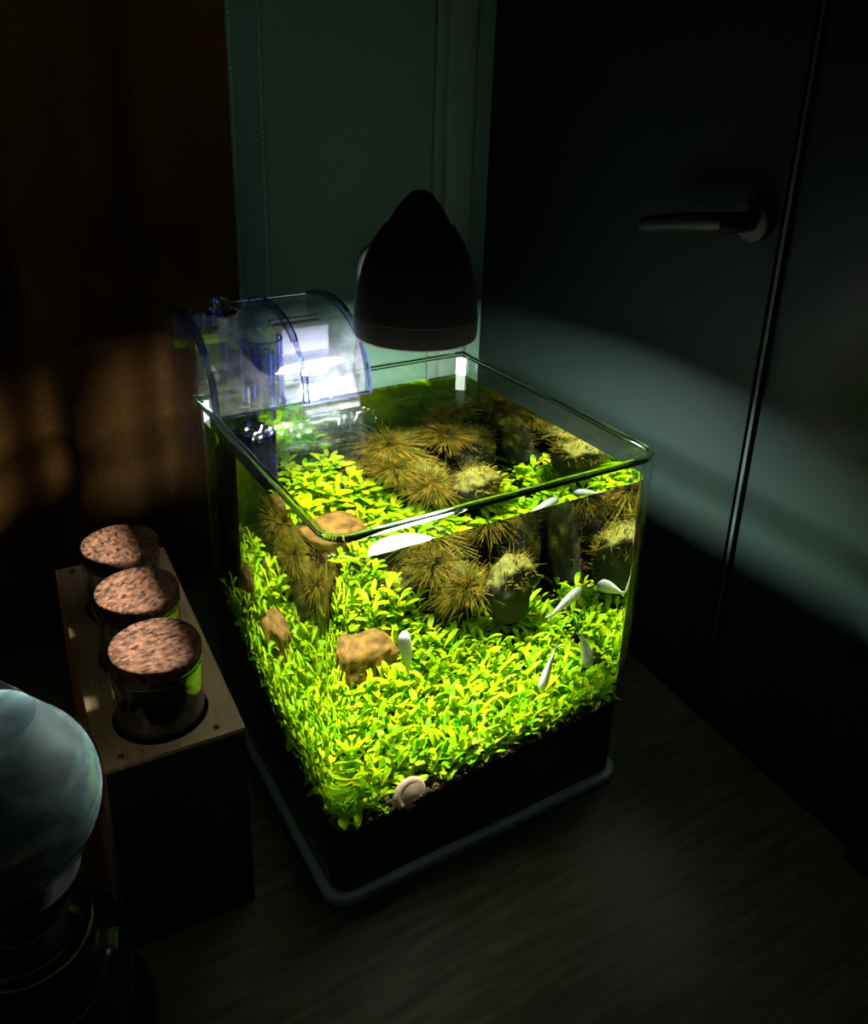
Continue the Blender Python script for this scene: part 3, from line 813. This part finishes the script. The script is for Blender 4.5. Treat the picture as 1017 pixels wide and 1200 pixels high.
# ------------------------------------------------------------------ lamp
LC = Vector((.1000,.1000,.2795)); LS = .94
lamp = empty('desk_lamp', (.122,.262,0))
tag(lamp, 'black bell-shaped lamp head hanging over the aquarium on a thin gooseneck', 'lamp')
LI = Matrix.Translation(-lamp.location)
def lpart(mb, nm, mat, T=None, **k):
    o = mb.build(nm, M[mat], None, **k); o.parent = lamp
    o.matrix_parent_inverse = LI
    if T: o.matrix_basis = T
    return o
TIL = Matrix.Translation(LC) @ Euler((rad(0),rad(1.2),0)).to_matrix().to_4x4() @ Matrix.Diagonal((LS,LS,LS,1))
out_p = smooth_profile([(.0366,.0125,0),(.0357,.0200,0),(.0338,.0310,0),(.0307,.0430,0),(.0262,.0540,0),(.0200,.0635,0)], 5)
shade = [(.0352,.0125)]+[(p.x,p.y) for p in out_p]+[(.0186,.0640),(.0186,.0622)]+[(p.x-.0016,p.y-.0006) for p in out_p[::-1]][1:-1]
m = MB(); m.lathe(shade, 64, close=True); lpart(m, 'shade', 'black', TIL, smooth=True)
m = MB(); m.lathe([(.0364,.0000),(.0368,.0040),(.0367,.0120),(.0350,.0122),(.0350,.0004)], 64, close=True); lpart(m, 'shade_band', 'black', TIL, smooth=True)
cap = [(.0188,.0632),(.0172,.0660)]+[(p.x,p.y) for p in smooth_profile([(.0172,.0660,0),(.0140,.0715,0),(.0105,.0765,0),(.0070,.0805,0),(.0035,.0828,0),(.0004,.0834,0)], 4)][1:]
m = MB(); m.lathe(cap, 48); lpart(m, 'cap', 'black', TIL, smooth=True, angle=60)
m = MB(); m.lathe([(.0345,-.0008),(.0362,-.0008),(.0362,.0001),(.0345,.0003)], 64, close=True); lpart(m, 'lower_lip', 'lip', TIL, smooth=True)
m = MB(); m.lathe([(.0004,.0030),(.0280,.0030),(.0280,.0045),(.0004,.0045)], 48, close=True); lpart(m, 'diffuser', 'led', TIL, smooth=True)
m = MB(); m.lathe([(.0283,.0030),(.0348,.0060),(.0348,.0068),(.0283,.0045)], 48, close=True); lpart(m, 'reflector', 'black', TIL, smooth=True)
neck = smooth_profile([(.122,.262,.012),(.1235,.240,.120),(.1230,.214,.2450),(.1180,.203,.2780),(.1140,.196,.2960),(.1125,.186,.3065),(.110,.166,.3150),(.105,.135,.3180),(.1015,.118,.3180)], 8)
m = MB(); m.tube(neck, .0026, 12); lpart(m, 'gooseneck', 'black', smooth=True)
m = MB(); m.lathe([(0,0),(.036,0),(.037,.002),(.036,.009),(.030,.012),(.006,.014),(0,.014)], 40, (.122,.275)); lpart(m, 'base', 'black', smooth=True)
ld = bpy.data.lights.new('lamp_light', 'AREA'); ld.shape = 'DISK'; ld.size = .044; ld.energy = LAMP_POWER
ld.spread = rad(156); ld.color = (1,.985,.95); ld.cycles.is_caustics_light = True
lo = link('lamp_light', ld); lo.parent = lamp; lo.matrix_parent_inverse = LI
lo.location = LC+Vector((0,0,.0022))

# ------------------------------------------------------------------ spice rack with corked jars
RX = rad(-3.0); RO = (-.0325,.0275,0)      # near right bottom corner
rack = empty('jar_rack', RO, (0,0,RX))
tag(rack, 'narrow brown rack with black front holding three corked jars', 'rack')
RW, RD, RH = .0675, .185, .117
HOLES = [(-.0345,.0290),(-.0335,.0805),(-.0335,.1330)]; HR = .0232
def plate_with_holes():
    bm = bmesh.new(); m = MB(); seg = 40
    ys = [0]+[ (HOLES[i][1]+HOLES[i+1][1])/2 for i in range(2)]+[RD]
    for z in (RH-.0022, RH):
        for i, (hx, hy) in enumerate(HOLES):
            y0, y1 = ys[i], ys[i+1]
            ring = []; outer = []
            for k in range(seg):
                a = 2*pi*k/seg; ring.append((hx+HR*cos(a), hy+HR*sin(a), z))
                dx, dy = cos(a), sin(a); t = 1e9
                if dx > 1e-9: t = min(t, (0-hx)/dx)
                if dx < -1e-9: t = min(t, (-RW-hx)/dx)
                if dy > 1e-9: t = min(t, (y1-hy)/dy)
                if dy < -1e-9: t = min(t, (y0-hy)/dy)
                outer.append((hx+dx*t, hy+dy*t, z))
            vs = ring+outer; fs = [(k,(k+1)%seg,seg+(k+1)%seg,seg+k) for k in range(seg)]
            m.add(vs, fs)
            for cx in (0,-RW):                                            # fill the corners
                for cyy in (y0,y1):
                    a = math.atan2(cyy-hy, cx-hx) % (2*pi); k = int(a/(2*pi)*seg)
                    m.add([outer[k], outer[(k+1)%seg], (cx,cyy,z)], [(0,1,2)])
    for hx, hy in HOLES:
        vs = []
        for k in range(seg):
            a = 2*pi*k/seg
            vs += [(hx+HR*cos(a),hy+HR*sin(a),RH-.0022),(hx+HR*cos(a),hy+HR*sin(a),RH)]
        m.add(vs, [(2*k,2*k+1,2*((k+1)%seg)+1,2*((k+1)%seg)) for k in range(seg)])
    p = [(0,0),(0,RD),(-RW,RD),(-RW,0)]
    m.add([(x,y,z) for x,y in p for z in (RH-.0022,RH)], [(0,2,3,1),(2,4,5,3),(4,6,7,5),(6,0,1,7)])
    return m
plate_with_holes().build('top_plate', M['rack'], rack)
m = MB(); m.box((-RW,.0015,0),(-RW+.0022,RD,RH-.0022)); m.build('side_panel', M['rack'], rack)
m = MB(); m.box((-.0022,.0015,0),(0,RD,RH-.0022)); m.build('side_panel', M['rack_black'], rack)
m = MB(); m.box((-RW+.0024,.0006,.0004),(-.0024,.0030,RH-.0024)); m.build('front_panel', M['rack_black'], rack)
m = MB(); m.box((-RW+.0024,RD-.003,.0004),(-.0024,RD-.0005,RH-.0024)); m.build('back_panel', M['rack_black'], rack)
m = MB(); m.box((-RW+.0024,.0032,.0790),(-.0024,RD-.0032,.0810)); m.build('inner_shelf', M['rack_black'], rack)
for x, y in ((-.0125,.0060),(-.0575,.0060),(-.0125,RD-.006),(-.0575,RD-.006)):
    m = MB(); m.lathe([(0,RH+.0011),(.0010,RH+.0009),(.0016,RH+.0003),(.0017,RH)], 14, (x,y)); m.build('screw', M['brass'], rack, smooth=True)
JL = ['nearest corked glass jar in the brown rack, cork tilted', 'middle corked glass jar of the three in the brown rack', 'farthest corked glass jar in the brown rack by the curtain']
RM = Matrix.Translation(RO) @ Euler((0,0,RX)).to_matrix().to_4x4()
for i, (hx, hy) in enumerate(HOLES):
    p = RM @ Vector((hx,hy,.0812))
    jar = empty('corked_jar', p, (0,0,.7*i)); tag(jar, JL[i], 'jar', 'corked jars in the rack')
    jr = [(0,0),(.0195,0),(.0210,.0015),(.0216,.004),(.0216,.0660),(.0198,.0660),(.0198,.004),(.018,.0025),(0,.0025)]
    m = MB(); m.lathe(jr, 48); gb = m.build('glass_body', M['jar'], jar, smooth=True, angle=50)
    m = MB(); m.tube([(.0209*cos(2*pi*k/48),.0209*sin(2*pi*k/48),.0664) for k in range(49)], .0013, 8); m.build('jar_rim', M['edge'], gb, smooth=True)
    q = random.Random(i+5); m = MB(); seg = 56; prof = [(0,.0560),(.0170,.0560),(.0188,.0570),(.0193,.0680),(.0215,.0684),(.0221,.0695),(.0222,.0740),(.0216,.0754),(.0205,.0760),(.014,.0761),(.007,.0761),(0.0001,.0760)]
    vs = []
    for r, z in prof:
        for k in range(seg):
            a = 2*pi*k/seg; rr_ = r*(1+(.012*noise.noise((cos(a)*5+i*9,sin(a)*5,z*200)) if z > .066 else 0)); zz = z+(.0004*noise.noise((cos(a)*r*400,sin(a)*r*400,i)) if z > .07 else 0)
            vs.append((rr_*cos(a), rr_*sin(a), zz))
    fs = [(a*seg+k, a*seg+(k+1)%seg, (a+1)*seg+(k+1)%seg, (a+1)*seg+k) for a in range(len(prof)-1) for k in range(seg)]
    m.add(vs, fs); m.build('cork_lid', M['cork'], jar, smooth=True, angle=50)

# ------------------------------------------------------------------ storm glass at the left edge
AXL = (-.1400,.0030)
drop = empty('storm_glass', (AXL[0],AXL[1],0))
tag(drop, 'teardrop storm glass of cloudy liquid on a glossy black stand at the left edge', 'storm glass')
ZC, RB = .1470, .0385
def drop_profile(R, tip=1.62, n=26):
    """sphere running tangentially into a cone that ends in a rounded tip"""
    pr = []
    al = math.asin(1/tip)                     # tangent point elevation
    el = pi/2-al
    el = math.acos(1/tip); el = pi/2-el       # polar elevation where the cone leaves the sphere
    el = math.asin(1/tip)
    for k in range(n+1):
        a = lerp(-pi/2+.02, el, k/n); pr.append((R*cos(a), ZC+R*sin(a)))
    r0, z0 = pr[-1]; zt = ZC+tip*R
    for k in range(1,9):
        t = k/8*.93; pr.append((r0*(1-t), lerp(z0, zt, t)))
    pr.append((.0002, lerp(z0, zt, .95))); return pr
outer = drop_profile(RB); innr = drop_profile(RB-.0012)
m = MB(); m.lathe(outer, 72); tag(m.build('glass_drop', M['clear_glass'], drop, smooth=True, angle=60), 'clear glass teardrop shell')
zl = ZC+RB*1.0                                # liquid level
liq = [p for p in innr if p[1] < zl]; 
k = len(liq); pa, pb = innr[k-1], innr[k]; tt = (zl-pa[1])/(pb[1]-pa[1]); rl = lerp(pa[0], pb[0], tt)
liq = liq+[(rl, zl), (rl*.96, zl-.0006), (rl*.5, zl-.0008), (.0002, zl-.0008)]
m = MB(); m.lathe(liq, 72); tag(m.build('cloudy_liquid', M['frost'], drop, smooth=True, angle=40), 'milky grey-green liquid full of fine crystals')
m = MB(); m.lathe([(0,.0700),(.0250,.0700),(.0265,.0745),(.0250,.0830),(.0200,.0880),(.0190,.0935),(.0225,.1000),(.0255,.1085),(.0240,.1100),(.0205,.1090),(.0150,.1075),(0,.1072)], 48); m.build('collar', M['black_gloss'], drop, smooth=True)
m = MB(); m.tube([(.0262*cos(2*pi*k/48),.0262*sin(2*pi*k/48),.0745) for k in range(49)], .0009, 8); m.build('brass_ring', M['brass'], drop, smooth=True)
m = MB(); m.lathe([(0,0),(.046,0),(.0475,.003),(.0475,.012),(.044,.018),(.040,.022),(.0405,.040),(.0400,.054),(.0360,.064),(.0270,.0700),(0,.0702)], 64); m.build('base', M['black_gloss'], drop, smooth=True)

# ------------------------------------------------------------------ bubbles on the water below the filter
q = random.Random(21); m = MB()
for k in range(110):
    if k < 85: x = q.uniform(.020,.104); y = q.gauss(.158,.006)
    else: a = q.uniform(.2,1.3); x = .0055+RC-.004-(RC-.005)*cos(a); y = .0055+RC-.004-(RC-.005)*sin(a)
    r = q.uniform(.0004,.0011)
    m.add([(x+v.x*r, y+v.y*r, ZW+.0001+r*1.0+v.z*r) for v in iv], if_)
M['bubble'] = pane_mat('bubble', (.97,.98,1), .25)
tag(m.build('surface_bubbles', M['bubble'], smooth=True, angle=80), 'tiny air bubbles floating on the water under the filter', 'bubbles', kind='stuff')
